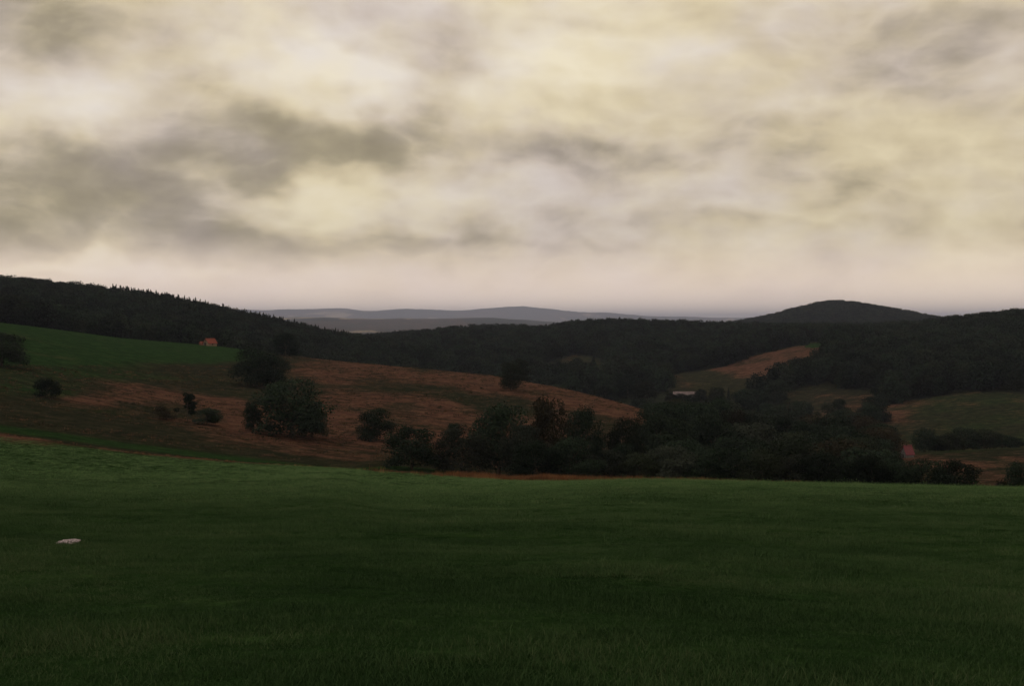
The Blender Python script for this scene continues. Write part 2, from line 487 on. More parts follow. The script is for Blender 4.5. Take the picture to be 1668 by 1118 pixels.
def ground_material():
    m, g = new_mat('turf_and_earth')
    pos = g.n('ShaderNodeNewGeometry').outputs['Position']
    a = g.n('ShaderNodeAttribute', attribute_name='cover')
    sp = g.n('ShaderNodeSeparateColor', i_0=a.outputs['Color'])
    dry, lush, wood, pale = sp.outputs[0], sp.outputs[1], sp.outputs[2], a.outputs['Alpha']
    str_ = g.vmath('MULTIPLY', pos, (0.65, 1.0, 1.0))
    fine = g.remap(g.noise(pos, 1.3, 6.0, 0.7), 0.30, 0.70)
    mid_ = g.remap(g.noise(str_, 0.30, 6.0, 0.68), 0.32, 0.68)
    lrg = g.remap(g.noise(str_, 0.055, 5.0, 0.62), 0.32, 0.68)
    huge = g.remap(g.noise(pos, 0.006, 6.0, 0.65), 0.36, 0.64)
    f2 = g.math('ADD', g.math('MULTIPLY', fine, 0.45), g.math('MULTIPLY', mid_, 0.55))
    lush_c = g.ramp(f2, [(0.10, (0.011, 0.026, 0.009)), (0.50, (0.019, 0.044, 0.014)), (0.90, (0.033, 0.066, 0.022))])
    dull_c = g.ramp(f2, [(0.10, (0.013, 0.015, 0.010)), (0.50, (0.025, 0.027, 0.016)), (0.90, (0.052, 0.045, 0.028))])
    dry_c = g.ramp(f2, [(0.10, (0.042, 0.025, 0.019)), (0.45, (0.092, 0.047, 0.034)), (0.90, (0.150, 0.081, 0.057))])
    wood_c = g.ramp(mid_, [(0.2, (0.014, 0.019, 0.014)), (0.8, (0.032, 0.036, 0.024))])
    pale_c = (0.24, 0.19, 0.13, 1)
    nl = g.math('SUBTRACT', g.math('ADD', g.math('ADD', g.math('MULTIPLY', lrg, 0.36), g.math('MULTIPLY', f2, 0.36)), g.math('MULTIPLY', huge, 0.28)), 0.5)
    c = g.mix(g.remap(g.math('ADD', lush, g.math('MULTIPLY', nl, 0.5)), 0.25, 0.75), dull_c, lush_c)
    c = g.mix(g.remap(g.math('ADD', dry, g.math('MULTIPLY', nl, 1.25)), 0.22, 0.85), c, dry_c)
    c = g.mix(g.remap(g.math('ADD', pale, nl), 0.4, 0.65), c, pale_c)
    c = g.mix(g.remap(g.math('ADD', wood, g.math('MULTIPLY', nl, 0.8)), 0.35, 0.6), c, wood_c)
    bmp = g.n('ShaderNodeBump', i_Strength=0.9, i_Distance=0.45, i_Height=g.math('ADD', fine, g.math('MULTIPLY', mid_, 1.4)))
    finish(g, c, 0.95, 0.0, bmp.outputs[0])
    return m


gme.materials.append(ground_material())
ground = bpy.data.objects.new('ground', gme)
ground['kind'] = 'structure'
COL.objects.link(ground)

# ------------------------------------------------------------------ materials for plants


def foliage_material(name, dark, light, warm, warm_amt):
    m, g = new_mat(name)
    oi = g.n('ShaderNodeObjectInfo').outputs['Random']
    tc = g.n('ShaderNodeTexCoord').outputs['Object']
    n = g.noise(tc, 5.0, 3.0, 0.6)
    lf = g.n('ShaderNodeAttribute', attribute_name='leaf').outputs['Fac']
    c = g.mix(g.remap(g.math('ADD', g.math('MULTIPLY', n, 0.6), g.math('MULTIPLY', lf, 0.4)), 0.25, 0.75), (*dark, 1), (*light, 1))
    wf = g.math('MULTIPLY', g.remap(oi, 0.45, 1.0), warm_amt)
    c = g.mix(wf, c, (*warm, 1))
    hs = g.n('ShaderNodeHueSaturation', i_Color=c)
    r2 = g.math('FRACT', g.math('MULTIPLY', oi, 7.31))
    g.put(hs.inputs['Value'], g.math('ADD', g.math('MULTIPLY', r2, 1.0), 0.5))
    p = g.n('ShaderNodeBsdfPrincipled', i_Base_Color=hs.outputs[0], i_Roughness=0.75)
    p.inputs['Specular IOR Level'].default_value = 0.02
    tr = g.n('ShaderNodeBsdfTranslucent', i_Color=hs.outputs[0])
    mx = g.n('ShaderNodeMixShader', i_0=0.25, i_1=p.outputs[0], i_2=tr.outputs[0])
    g.n('ShaderNodeOutputMaterial', i_Surface=mx.outputs[0])
    return m


def bark_material():
    m, g = new_mat('bark')
    tc = g.n('ShaderNodeTexCoord').outputs['Object']
    n = g.noise(g.vmath('MULTIPLY', tc, (30, 30, 6)), 1.5, 5.0, 0.6)
    finish(g, g.ramp(n, [(0.3, (0.030, 0.024, 0.018)), (0.7, (0.085, 0.070, 0.055))]), 0.95, 0.1)
    return m


LEAF = foliage_material('broadleaf_foliage', (0.008, 0.014, 0.010), (0.020, 0.032, 0.020), (0.028, 0.028, 0.016), 0.35)
LEAF_BROWN = foliage_material('turning_foliage', (0.017, 0.016, 0.011), (0.034, 0.030, 0.019), (0.038, 0.028, 0.018), 0.4)
LEAF_PALE = foliage_material('pale_foliage', (0.016, 0.022, 0.018), (0.033, 0.042, 0.033), (0.033, 0.03, 0.021), 0.2)
NEEDLE = foliage_material('needle_foliage', (0.010, 0.015, 0.013), (0.020, 0.028, 0.021), (0.02, 0.026, 0.018), 0.3)
BARK = bark_material()

# ------------------------------------------------------------------ meshes for plants


def mesh_np(name, co, faces, mat, attr=None, smooth_=False):
    """faces: array (n, 3 or 4)"""
    me = bpy.data.meshes.new(name)
    co = np.asarray(co, np.float32)
    f = np.asarray(faces, np.int32)
    k = f.shape[1]
    me.vertices.add(len(co))
    me.vertices.foreach_set('co', co.ravel())
    me.loops.add(f.size)
    me.loops.foreach_set('vertex_index', f.ravel())
    me.polygons.add(len(f))
    me.polygons.foreach_set('loop_start', np.arange(len(f)) * k)
    if smooth_:
        me.polygons.foreach_set('use_smooth', np.ones(len(f), bool))
    me.update(calc_edges=True)
    if attr is not None:
        a_ = me.attributes.new('leaf', 'FLOAT', 'POINT')
        a_.data.foreach_set('value', np.asarray(attr, np.float32))
    me.materials.append(mat)
    return me


def leaves(rng, pts, nrm, size):
    """kite-shaped leaf sprays around points, roughly facing nrm"""
    n = len(pts)
    nn = nrm + rng.normal(0, 0.42, (n, 3))
    nn /= np.linalg.norm(nn, axis=1)[:, None]
    a = rng.normal(0, 1, (n, 3))
    u = np.cross(nn, a)
    u /= np.linalg.norm(u, axis=1)[:, None]
    v = np.cross(nn, u)
    s = size * rng.uniform(0.55, 1.35, n)[:, None]
    bend = nn * s * rng.uniform(-0.35, 0.35, n)[:, None]
    wd = rng.uniform(0.45, 0.85, n)[:, None]
    co = np.stack([pts - u * s, pts - v * s * wd + bend, pts + u * s * 1.1, pts + v * s * wd + bend], 1).reshape(-1, 3)
    f = np.arange(n * 4).reshape(n, 4)
    at_ = np.repeat(rng.uniform(0, 1, n), 4)
    return co, f, at_


def crown_lobes(rng, kind):
    """centres and radii of the leaf masses of one crown in a unit box (width 1, height 1)"""
    L = []
    if kind == 'round':          # broad crown reaching almost to the ground
        for i in range(44):
            h = 0.10 + 0.80 * (i + rng.uniform()) / 44
            wmax = 0.38 * math.sqrt(max(0.02, 1 - ((h - 0.34) / 0.60) ** 2))
            a, q = rng.uniform(0, 2 * math.pi), math.sqrt(rng.uniform(0.35, 1))
            L.append((wmax * q * math.cos(a), wmax * q * math.sin(a), h, rng.uniform(0.10, 0.16)))
        L += [(0, 0, 0.5, 0.32), (0.05, 0, 0.3, 0.3)]
    elif kind == 'tall':         # upright oval crown on a visible stem
        for i in range(36):
            h = 0.13 + 0.79 * (i + rng.uniform()) / 36
            wmax = 0.36 * math.sqrt(max(0.02, 1 - ((h - 0.44) / 0.52) ** 2))
            a, q = rng.uniform(0, 2 * math.pi), math.sqrt(rng.uniform(0.2, 1))
            L.append((wmax * q * math.cos(a), wmax * q * math.sin(a), h, rng.uniform(0.09, 0.17)))
        L += [(0, 0, 0.6, 0.24), (0, 0.03, 0.36, 0.26)]
    elif kind == 'open':         # loose crown with gaps
        for i in range(17):
            h = rng.uniform(0.30, 0.93)
            wmax = 0.40 * math.sqrt(max(0.02, 1 - ((h - 0.55) / 0.44) ** 2))
            a, q = rng.uniform(0, 2 * math.pi), math.sqrt(rng.uniform(0.3, 1))
            L.append((wmax * q * math.cos(a), wmax * q * math.sin(a), h, rng.uniform(0.08, 0.14)))
    elif kind == 'shrub':
        for i in range(18):
            h = rng.uniform(0.12, 0.82)
            wmax = 0.40 * math.sqrt(max(0.05, 1 - (max(0, h - 0.2) / 0.72) ** 2))
            a, q = rng.uniform(0, 2 * math.pi), math.sqrt(rng.uniform(0.1, 1))
            L.append((wmax * q * math.cos(a), wmax * q * math.sin(a), h, rng.uniform(0.15, 0.22)))
    elif kind == 'slender':      # ragged, narrow, irregular
        for i in range(15):
            h = rng.uniform(0.25, 0.95)
            wmax = 0.36 * (1.08 - h) ** 0.6
            a, q = rng.uniform(0, 2 * math.pi), math.sqrt(rng.uniform(0.1, 1))
            L.append((wmax * q * math.cos(a), wmax * q * math.sin(a), h, rng.uniform(0.07, 0.13)))
    return L


def broadleaf_meshes(seed, kind, n_leaf, size, mat):
    rng = np.random.default_rng(seed)
    L = np.array(crown_lobes(rng, kind))
    wgt = L[:, 3] ** 2
    idx = rng.choice(len(L), n_leaf, p=wgt / wgt.sum())
    dirs = rng.normal(0, 1, (n_leaf, 3))
    dirs[:, 2] = np.where(rng.uniform(size=n_leaf) < 0.35, np.abs(dirs[:, 2]), dirs[:, 2])
    dirs /= np.linalg.norm(dirs, axis=1)[:, None]
    rad = L[idx, 3] * (0.45 + 0.60 * rng.uniform(0, 1, n_leaf) ** 0.45) * np.where(rng.uniform(size=n_leaf) < 0.05, 1.25, 1.0)
    pts = L[idx, :3] + dirs * rad[:, None] * np.array([1, 1, 0.85])
    rng_w = np.percentile(np.abs(pts[:, :2]), 97, axis=0) * 2
    pts[:, :2] /= rng_w
    pts[:, 2] = np.where(pts[:, 2] > 0.3, 0.3 + (pts[:, 2] - 0.3) * 0.68 / (np.percentile(pts[:, 2], 99.3) - 0.3), pts[:, 2])
    L[:, :2] /= rng_w
    keep = pts[:, 2] > 0.015
    co, f, at_ = leaves(rng, pts[keep], dirs[keep] + np.array([0, 0, 0.35]), size)
    crown = mesh_np('crown', co, f, mat, at_)
    # trunk with limbs running into the larger lobes
    segs = []
    lean = rng.normal(0, 0.02, 2)
    fork = np.array([lean[0], lean[1], 0.34 if kind in ('tall', 'open', 'slender') else 0.22])
    base_r = 0.028 if kind != 'shrub' else 0.016
    segs.append((np.array([0, 0, -0.04]), fork, base_r * 1.25, base_r * 0.8))
    topz = fork + np.array([lean[0], lean[1], 0.42])
    segs.append((fork, topz, base_r * 0.8, base_r * 0.25))
    for k in np.argsort(-L[:, 3])[:9]:
        s0 = fork + (topz - fork) * rng.uniform(0, 0.7)
        mid_p = (s0 + L[k, :3]) / 2 + np.array([0, 0, -0.03])
        segs.append((s0, mid_p, base_r * 0.45, base_r * 0.3))
        segs.append((mid_p, L[k, :3], base_r * 0.3, base_r * 0.1))
    return crown, tubes('trunk', segs, BARK)


def tubes(name, segs, mat, sides=7):
    co, fa = [], []
    for (p, q, r0, r1) in segs:
        ax = (q - p) / (np.linalg.norm(q - p) + 1e-9)
        u = np.cross(ax, [0.31, 0.95, 0.05])
        u /= np.linalg.norm(u)
        v = np.cross(ax, u)
        b = len(co)
        for (c, r_) in ((p, r0), (q, r1)):
            for k in range(sides):
                a = 2 * math.pi * k / sides
                co.append(c + r_ * (math.cos(a) * u + math.sin(a) * v))
        for k in range(sides):
            k2 = (k + 1) % sides
            fa.append((b + k, b + k2, b + sides + k2, b + sides + k))
    return mesh_np(name, np.array(co), np.array(fa), mat, smooth_=True)


def spruce_meshes(seed, n_leaf, size, slim=1.0):
    rng = np.random.default_rng(seed)
    h = rng.uniform(0, 1, n_leaf) ** 1.35
    h = 0.06 + 0.93 * h
    tier = 1 - 0.35 * ((h * 11) % 1.0)
    rad = 0.46 * slim * (1.01 - h) ** 0.85 * tier * rng.uniform(0.35, 1.05, n_leaf) ** 0.5
    a = rng.uniform(0, 2 * math.pi, n_leaf)
    lop = 1 + 0.22 * np.sin(a * 2 + seed) + 0.15 * np.sin(a * 5 + h * 9)
    pts = np.stack([rad * lop * np.cos(a), rad * lop * np.sin(a), h - 0.10 * rad], 1)
    nr = np.stack([np.cos(a) * 0.5, np.sin(a) * 0.5, np.full(n_leaf, 0.9)], 1)
    co, f, at_ = leaves(rng, pts, nr, size)
    crown = mesh_np('crown', co, f, NEEDLE, at_)
    segs = [(np.array([0, 0, -0.04]), np.array([0, 0, 0.5]), 0.022, 0.012), (np.array([0, 0, 0.5]), np.array([0, 0, 0.97]), 0.012, 0.003)]
    return crown, tubes('trunk', segs, BARK)


HERO = {
    'round': [broadleaf_meshes(s, 'round', 8000, 0.021, LEAF) for s in (101, 102, 103)],
    'tall': [broadleaf_meshes(s, 'tall', 7000, 0.021, LEAF) for s in (111, 112, 113)],
    'open': [broadleaf_meshes(s, 'open', 3000, 0.022, LEAF) for s in (121, 122)],
    'shrub': [broadleaf_meshes(s, 'shrub', 5200, 0.026, LEAF) for s in (131, 132)],
    'slender': [broadleaf_meshes(s, 'slender', 3600, 0.026, LEAF) for s in (141, 142)],
    'brown': [broadleaf_meshes(151, 'tall', 6500, 0.021, LEAF_BROWN)],
    'rust_shrub': [broadleaf_meshes(152, 'shrub', 2600, 0.028, LEAF_BROWN)],
    'pale': [broadleaf_meshes(161, 'round', 7000, 0.021, LEAF_PALE), broadleaf_meshes(162, 'tall', 6500, 0.021, LEAF_PALE)],
    'spruce': [spruce_meshes(171, 3200, 0.026), spruce_meshes(172, 3200, 0.026, 0.8)],
}

NAMES = {'round': 'broadleaf_tree', 'tall': 'broadleaf_tree', 'open': 'broadleaf_tree', 'shrub': 'shrub', 'slender': 'slender_tree', 'brown': 'broadleaf_tree',
         'rust_shrub': 'shrub', 'pale': 'broadleaf_tree', 'spruce': 'conifer_tree'}


def plant(kind, variant, loc, width, height, rz, label, group=None, lean=(0, 0)):
    root = bpy.data.objects.new(NAMES[kind], None)
    COL.objects.link(root)
    root.location = loc
    root.rotation_euler = (lean[0], lean[1], rz)
    root.scale = (width, width, height)
    root.empty_display_size = 0.2
    root['label'] = label
    root['category'] = 'shrub' if 'shrub' in kind else 'tree'
    if group:
        root['group'] = group
    cm, tm = HERO[kind][variant % len(HERO[kind])]
    for nm, me in (('crown', cm), ('trunk', tm)):
        o = bpy.data.objects.new(nm, me)
        COL.objects.link(o)
        o.parent = root
    return root


def plant_px(kind, variant, px, base, wpx, hpx, label, r=None, group=None, lean=(0, 0), rmin=60):
    """plant at the ground point seen at (px, base), sized from its extent at that distance"""
    x, y, z, rr = at_range(px, r) if r else locate(px, base, rmin)
    m = math.hypot(y, 0) / FPX
    height = hpx * m
    if r:                                        # base hidden: keep the top where it is seen
        v = pix_dir(px, base - hpx)
        height = EYE + y * v[2] / v[1] - z
    return plant(kind, variant, (x, y, z - 0.02 * height), wpx * m, height, RNG.uniform(0, 6.28), label, group, lean)


# single trees and shrubs on the hillside
plant_px('round', 0, 2, 597, 74, 56, 'dark rounded tree standing alone below the bright green field')
plant_px('shrub', 0, 80, 649, 42, 34, 'lone dark shrub leaning over on the dull green slope', lean=(0, R(14)))
plant_px('round', 1, 412, 630, 66, 64, 'broad dark oak-like tree where the green field ends above the rusty slope')
plant_px('tall', 0, 449, 631, 42, 56, 'narrower dark tree crowded against the broad oak-like tree')
plant_px('round', 2, 476, 714, 112, 99, 'largest rounded dark tree on the hillside standing on the terrace path')
plant_px('tall', 1, 411, 703, 32, 50, 'small upright tree joined to the side of the largest hillside tree')
plant_px('round', 0, 508, 713, 46, 52, 'low bushy tree tucked under the largest hillside tree')
plant_px('round', 1, 613, 719, 56, 54, 'single compact round tree on the rusty lower slope')
plant_px('round', 2, 465, 581, 38, 40, 'lone round tree standing on the hillside crest against the wooded hill')
plant_px('rust_shrub', 0, 265, 684, 36, 23, 'low reddish brown shrub on the terrace path')
plant_px('slender', 0, 305, 688, 30, 49, 'slender ragged young tree between two shrubs on the terrace path')
plant_px('shrub', 1, 337, 693, 42, 29, 'rounded green shrub beside the slender young tree')
plant_px('tall', 2, 832, 637, 38, 48, 'dark irregular tree on the crest of the rusty hillside')
plant_px('slender', 0, 848, 634, 34, 50, 'thin tree just behind the dark irregular tree on the crest', r=545)

# trees along the meadow's far edge
EDGE = 'trees along the far edge of the meadow'
plant_px('round', 0, 670, 774, 82, 80, 'bushy dark tree at the open end of the row edging the meadow', r=214)
plant_px('pale', 0, 752, 779, 92, 84, 'grey green bushy tree second in the row edging the meadow', r=216)
plant_px('slender', 1, 741, 760, 26, 72, 'thin twiggy treetop rising behind the grey green bushy tree', r=250)
plant_px('tall', 1, 812, 778, 98, 122, 'tall dark full tree rising high in the row edging the meadow', r=224)
plant_px('brown', 0, 893, 775, 74, 130, 'tall brownish tree starting to turn in the row edging the meadow', r=228)
plant_px('pale', 1, 850, 780, 64, 90, 'greyish tree standing before the tall brownish tree', r=214)
plant_px('round', 2, 952, 735, 66, 74, 'dark broad tree standing out against the rusty hillside beside the brownish tree', r=262)
plant_px('round', 1, 1020, 745, 62, 66, 'dark round tree standing alone before the rusty slope near the valley wood', r=262)
for k, (px, top, wd, r, kind) in enumerate([(872, 716, 82, 206, 'round'), (925, 712, 80, 208, 'tall'), (985, 732, 74, 206, 'pale'), (1015, 722, 54, 222, 'tall'), (1046, 738, 70, 204, 'round'),
                                            (1098, 726, 86, 204, 'pale'), (1150, 736, 74, 202, 'round'), (1190, 728, 84, 202, 'tall'), (1242, 733, 80, 200, 'round'),
                                            (1290, 742, 76, 200, 'pale'), (1336, 736, 80, 198, 'round'), (1384, 744, 78, 200, 'tall'), (1425, 740, 74, 198, 'round'),
                                            (1462, 748, 66, 198, 'round'), (962, 748, 46, 200, 'shrub'), (1310, 782, 30, 190, 'shrub'), (1372, 776, 34, 190, 'shrub')]):
    plant_px(kind, k, px, 790, wd, 790 - top, 'low dense %s massed along the meadow edge before the valley wood' % ('shrub' if kind == 'shrub' else 'tree'), r=r,
             group=EDGE + (' shrubs' if kind == 'shrub' else ''))
plant_px('round', 1, 1512, 800, 84, 52, 'dark bushy tree beside the gap at the foot of the brown field', r=196)
plant_px('round', 0, 1562, 801, 74, 50, 'dark round bush-like tree at the open end of the valley wood', r=194)
plant_px('round', 2, 1672, 800, 60, 52, 'dark tree half in view past the brown field', r=205)
plant_px('shrub', 0, 1640, 800, 40, 18, 'low dim shrub below the brown field beside the half seen tree', r=205)

# trees of the right-hand fields
plant_px('tall', 2, 1508, 741, 38, 44, 'upright tree beside the red roofed hut', rmin=300, r=440)
HEDGE = 'hedge trees between two fields'
for k, (px, top, wd, r) in enumerate([(1545, 706, 46, 446), (1572, 696, 48, 452), (1604, 699, 50, 455), (1634, 708, 44, 456), (1655, 713, 30, 458), (1527, 720, 26, 448)]):
    plant_px('round', k, px, 738, wd, 738 - top, 'rounded dark tree in the hedge line between the olive field and the brown field', r=r, group=HEDGE)

for k, (px, top, wd, r, lb) in enumerate([(1094, 640, 20, 770, 'bushy dark tree hiding one end of the long low barn'), (1110, 641, 22, 768, 'low dark tree standing right before the long low barn'),
                                          (1128, 642, 20, 769, 'small dark tree covering the barn wall beside its far end'), (1142, 634, 20, 775, 'rounded dark tree just past the far end of the long low barn')]):
    plant_px('round', k, px, 660, wd, 660 - top, lb, r=r)

# ------------------------------------------------------------------ valley wood: single trees
VAL = 'trees of the valley wood'
taken = []


def scatter_wood(n, px0, px1, r0, r1, top_of, kinds, label, group, gap, avoid):
    done = tries = 0
    while done < n and tries < n * 60:
        tries += 1
        px = RNG.uniform(px0, px1)
        r = math.sqrt(RNG.uniform(r0 ** 2, r1 ** 2))
        x, y, z, _ = at_range(px, r)
        if any((x - a) ** 2 + (y - b) ** 2 < (gap * (0.8 + r / 1500)) ** 2 for a, b in taken):
            continue
        qx, qy = project(np.array([x]), np.array([y]), np.array([z]))
        if avoid(float(qx[0]), float(qy[0]), r):
            continue
        lim = top_of(px)
        v = pix_dir(px, lim)
        hmax = EYE + y * v[2] / v[1] - z
        h = min(RNG.uniform(10, 17), hmax)
        if h < 4.5:
            continue
        taken.append((x, y))
        kind = kinds[int(RNG.integers(len(kinds)))]
        wd = h * RNG.uniform(0.8, 1.15) if kind != 'spruce' else h * RNG.uniform(0.35, 0.5)
        lb = label
        plant(kind, int(RNG.integers(9)), (x, y, z - 0.02 * h), wd, h, RNG.uniform(0, 6.28),
              lb % {'round': 'rounded dark', 'tall': 'upright dark', 'pale': 'greyish green', 'brown': 'brown tinged', 'open': 'loose crowned', 'spruce': 'pointed conifer'}[kind],
              group + ', ' + kind)
        done += 1
    return done


TOPX = [840, 900, 960, 1040, 1060, 1090, 1140, 1200, 1260, 1290, 1340, 1400, 1436, 1452, 1464, 1490]
TOPY = [690, 690, 700, 690, 654, 648, 650, 640, 648, 672, 660, 668, 690, 715, 748, 770]
top_fn = lambda p: float(np.interp(p, TOPX, TOPY)) + RNG.uniform(0, 9)


def avoid_valley(qx, qy, r):
    if qx < 1055 and r < 470:
        return True            # keep the rusty slope open
    if qx < 1075 and 255 < r < 420:
        return True
    if qx + 0.5 * 13.0 / r * FPX > 1470:
        return True
    return False


n1 = scatter_wood(165, 1040, 1490, 236, 560, top_fn, ['round', 'round', 'tall', 'round', 'tall', 'pale', 'round', 'tall', 'round', 'brown'],
                  '%s tree among the packed crowns of the valley wood', VAL, 7.0, avoid_valley)
# belt between the crest of the rusty hillside and the far fields
TOPX2 = [800, 880, 900, 960, 1000, 1060, 1090, 1135, 1150, 1200, 1260, 1300, 1340, 1420]
TOPY2 = [600, 598, 602, 600, 590, 600, 626, 648, 632, 624, 598, 590, 600, 640]


def avoid_belt(qx, qy, r):
    p = [(qx, qy)]
    for poly in (FIELD_A, FIELD_B):
        if inside(poly, np.array([qx]), np.array([qy]))[0] and r > 690:
            return True
    return 1080 < qx < 1152 and r > 600


n2 = scatter_wood(95, 850, 1430, 575, 800, lambda p: float(np.interp(p, TOPX2, TOPY2)) + RNG.uniform(0, 12), ['round', 'tall', 'tall', 'round', 'spruce'],
                  '%s tree in the belt below the far rusty field', 'trees of the belt below the far field', 8.0, avoid_belt)
print('valley trees', n1, 'belt trees', n2)

# ------------------------------------------------------------------ instanced masses: woods and grass
HIDDEN = {}


def proto_collection(name, meshes):
    c = bpy.data.collections.new(name)
    for i, me in enumerate(meshes):
        c.objects.link(bpy.data.objects.new('%s_%d' % (name, i), me))
    return c


def mass(name, pts, scl, coll, seed=0, tilt=0.0):
    """one object that sets plants on points"""
    me = bpy.data.meshes.new(name)
    me.vertices.add(len(pts))
    me.vertices.foreach_set('co', np.asarray(pts, np.float32).ravel())
    a = me.attributes.new('grow', 'FLOAT_VECTOR', 'POINT')
    a.data.foreach_set('vector', np.asarray(scl, np.float32).ravel())
    rng = np.random.default_rng(seed)
    a = me.attributes.new('turn', 'FLOAT_VECTOR', 'POINT')
    rot = np.stack([rng.normal(0, tilt, len(pts)), rng.normal(0, tilt, len(pts)), rng.uniform(0, 6.28, len(pts))], 1)
    a.data.foreach_set('vector', rot.astype(np.float32).ravel())
    a = me.attributes.new('sort', 'INT', 'POINT')
    a.data.foreach_set('value', rng.integers(0, len(coll.objects), len(pts)).astype(np.int32))
    o = bpy.data.objects.new(name, me)
    COL.objects.link(o)
    ng = bpy.data.node_groups.new(name, 'GeometryNodeTree')
    ng.interface.new_socket('Geometry', in_out='INPUT', socket_type='NodeSocketGeometry')
    ng.interface.new_socket('Geometry', in_out='OUTPUT', socket_type='NodeSocketGeometry')
    N, Lk = ng.nodes, ng.links
    gi, go = N.new('NodeGroupInput'), N.new('NodeGroupOutput')
    ci = N.new('GeometryNodeCollectionInfo')
    ci.inputs['Collection'].default_value = coll
    ci.inputs['Separate Children'].default_value = True
    ci.inputs['Reset Children'].default_value = True
    ip = N.new('GeometryNodeInstanceOnPoints')
    ip.inputs['Pick Instance'].default_value = True

    def attr(nm, ty):
        n = N.new('GeometryNodeInputNamedAttribute')
        n.data_type = ty
        n.inputs['Name'].default_value = nm
        return n.outputs['Attribute']
    Lk.new(gi.outputs[0], ip.inputs['Points'])
    Lk.new(ci.outputs[0], ip.inputs['Instance'])
    Lk.new(attr('sort', 'INT'), ip.inputs['Instance Index'])
    Lk.new(attr('turn', 'FLOAT_VECTOR'), ip.inputs['Rotation'])
    Lk.new(attr('grow', 'FLOAT_VECTOR'), ip.inputs['Scale'])
    Lk.new(ip.outputs[0], go.inputs[0])
    md = o.modifiers.new('grow', 'NODES')
    md.node_group = ng
    o['kind'] = 'stuff'
    return o


def join_tree(pair, name, mat):
    """crown and trunk of a small tree as one mesh for far woods"""
    cm, tm = pair
    me = cm.copy()
    me.name = name
    return me


far_broad = [broadleaf_meshes(s, k, 1100, 0.042, LEAF)[0] for s, k in ((201, 'round'), (202, 'tall'), (203, 'round'), (204, 'tall'))]
far_spruce = [spruce_meshes(s, 420, 0.060, sl)[0] for s, sl in ((211, 1.0), (212, 0.8))]
C_MIX = proto_collection('wood_tree', far_broad + far_spruce[:1])
C_BROAD = proto_collection('broad_wood_tree', far_broad)
C_SPRUCE = proto_collection('spruce_wood_tree', far_spruce)


def wood_points(px0, px1, r0, r1, spacing, rule, jitter=1.0):
    a0, a1 = math.atan((px0 - 834) / FPX), math.atan((px1 - 834) / FPX)
    n = int(0.5 * (a1 - a0) * (r1 ** 2 - r0 ** 2) / spacing ** 2)
    a = RNG.uniform(a0, a1, n)
    r = np.sqrt(RNG.uniform(r0 ** 2, r1 ** 2, n))
    x, y = r * np.sin(a), r * np.cos(a)
    z, t = terrain(x, y)
    px, py = project(x, y, z)
    ok = rule(px, py, r, t)
    for poly, t0, t1 in ((FIELD_A, 6.8, 8.4), (FIELD_B, 6.4, 8.4), (FIELD_C, 5.0, 7.4), (FIELD_E, 7.0, 8.9), (FIELD_F, 7.2, 8.9)):
        ok &= ~(inside(poly, px, py) & (t > t0) & (t < t1))
    return np.stack([x, y, z - 0.3], 1)[ok], px[ok], r[ok]


def sizes(n, h0, h1, ratio, rng):
    h = rng.uniform(h0, h1, n)
    wd = h * rng.uniform(ratio * 0.85, ratio * 1.15, n)
    return np.stack([wd, wd, h], 1)


def wood(name, pts, scl, coll, seed, label):
    o = mass(name, pts, scl, coll, seed)
    o['label'] = label
    return o


# left wooded hill behind the green field
p, q, rr = wood_points(-420, 640, 690, 1330, 7.4, lambda px, py, r, t: (t > 5.12))
wood('wooded_hill', p, sizes(len(p), 9, 18, 0.85, RNG), C_BROAD, 1, 'dark wooded hill rising behind the bright green field')
# spruce row along its crest
p, q, rr = wood_points(180, 620, 1060, 1200, 7.2, lambda px, py, r, t: t > 5.5)
wood('spruce_wood', p, sizes(len(p), 13, 20, 0.36, RNG), C_SPRUCE, 2, 'pointed spruces along the crest of the wooded hill')
# middle ridge
p, q, rr = wood_points(560, 1460, 700, 1580, 8.6, lambda px, py, r, t: (t > 5.4) & ~((r < 810) & (px > 850) & (px < 1440)))
wood('wooded_ridge', p, sizes(len(p), 9, 19, 0.88, RNG), C_MIX, 3, 'wooded ridge in the middle distance beyond the rusty hillside')
# right wood
p, q, rr = wood_points(1340, 2150, 730, 1420, 8.0, lambda px, py, r, t: (t > 6.3) & ~((px < 1440) & (r < 810)))
wood('hillside_wood', p, sizes(len(p), 10, 20, 0.88, RNG), C_BROAD, 4, 'dark broadleaved wood above the olive field')
# distant dome-shaped hill
p, q, rr = wood_points(1030, 1720, 1900, 3000, 12.0, lambda px, py, r, t: t > 9.2)
wood('dome_hill_wood', p, sizes(len(p), 13, 20, 0.85, RNG), C_BROAD, 5, 'wooded dome of the distant hill')

# ------------------------------------------------------------------ grass


def tuft_mesh(seed, n, spread, h0, h1, width, mat, droop=0.5):
    rng = np.random.default_rng(seed)
    co, fa, at_ = [], [], []
    for i in range(n):
        b = np.array([*rng.normal(0, spread, 2), -0.02])
        h = rng.uniform(h0, h1)
        a = rng.uniform(0, 6.28)
        out = np.array([math.cos(a), math.sin(a), 0])
        sd = np.array([-out[1], out[0], 0]) * width * rng.uniform(0.7, 1.3)
        dr = rng.uniform(0.1, droop)
        m_ = b + np.array([0, 0, h * 0.6]) + out * h * dr * 0.35
        t_ = b + np.array([0, 0, h]) + out * h * dr
        k = len(co)
        co += [b - sd, b + sd, m_ + sd * 0.7, m_ - sd * 0.7, t_ + sd * 0.1, t_ - sd * 0.1]
        fa += [(k, k + 1, k + 2, k + 3), (k + 3, k + 2, k + 4, k + 5)]
        at_ += [rng.uniform()] * 6
    return mesh_np('tuft', np.array(co), np.array(fa), mat, at_)


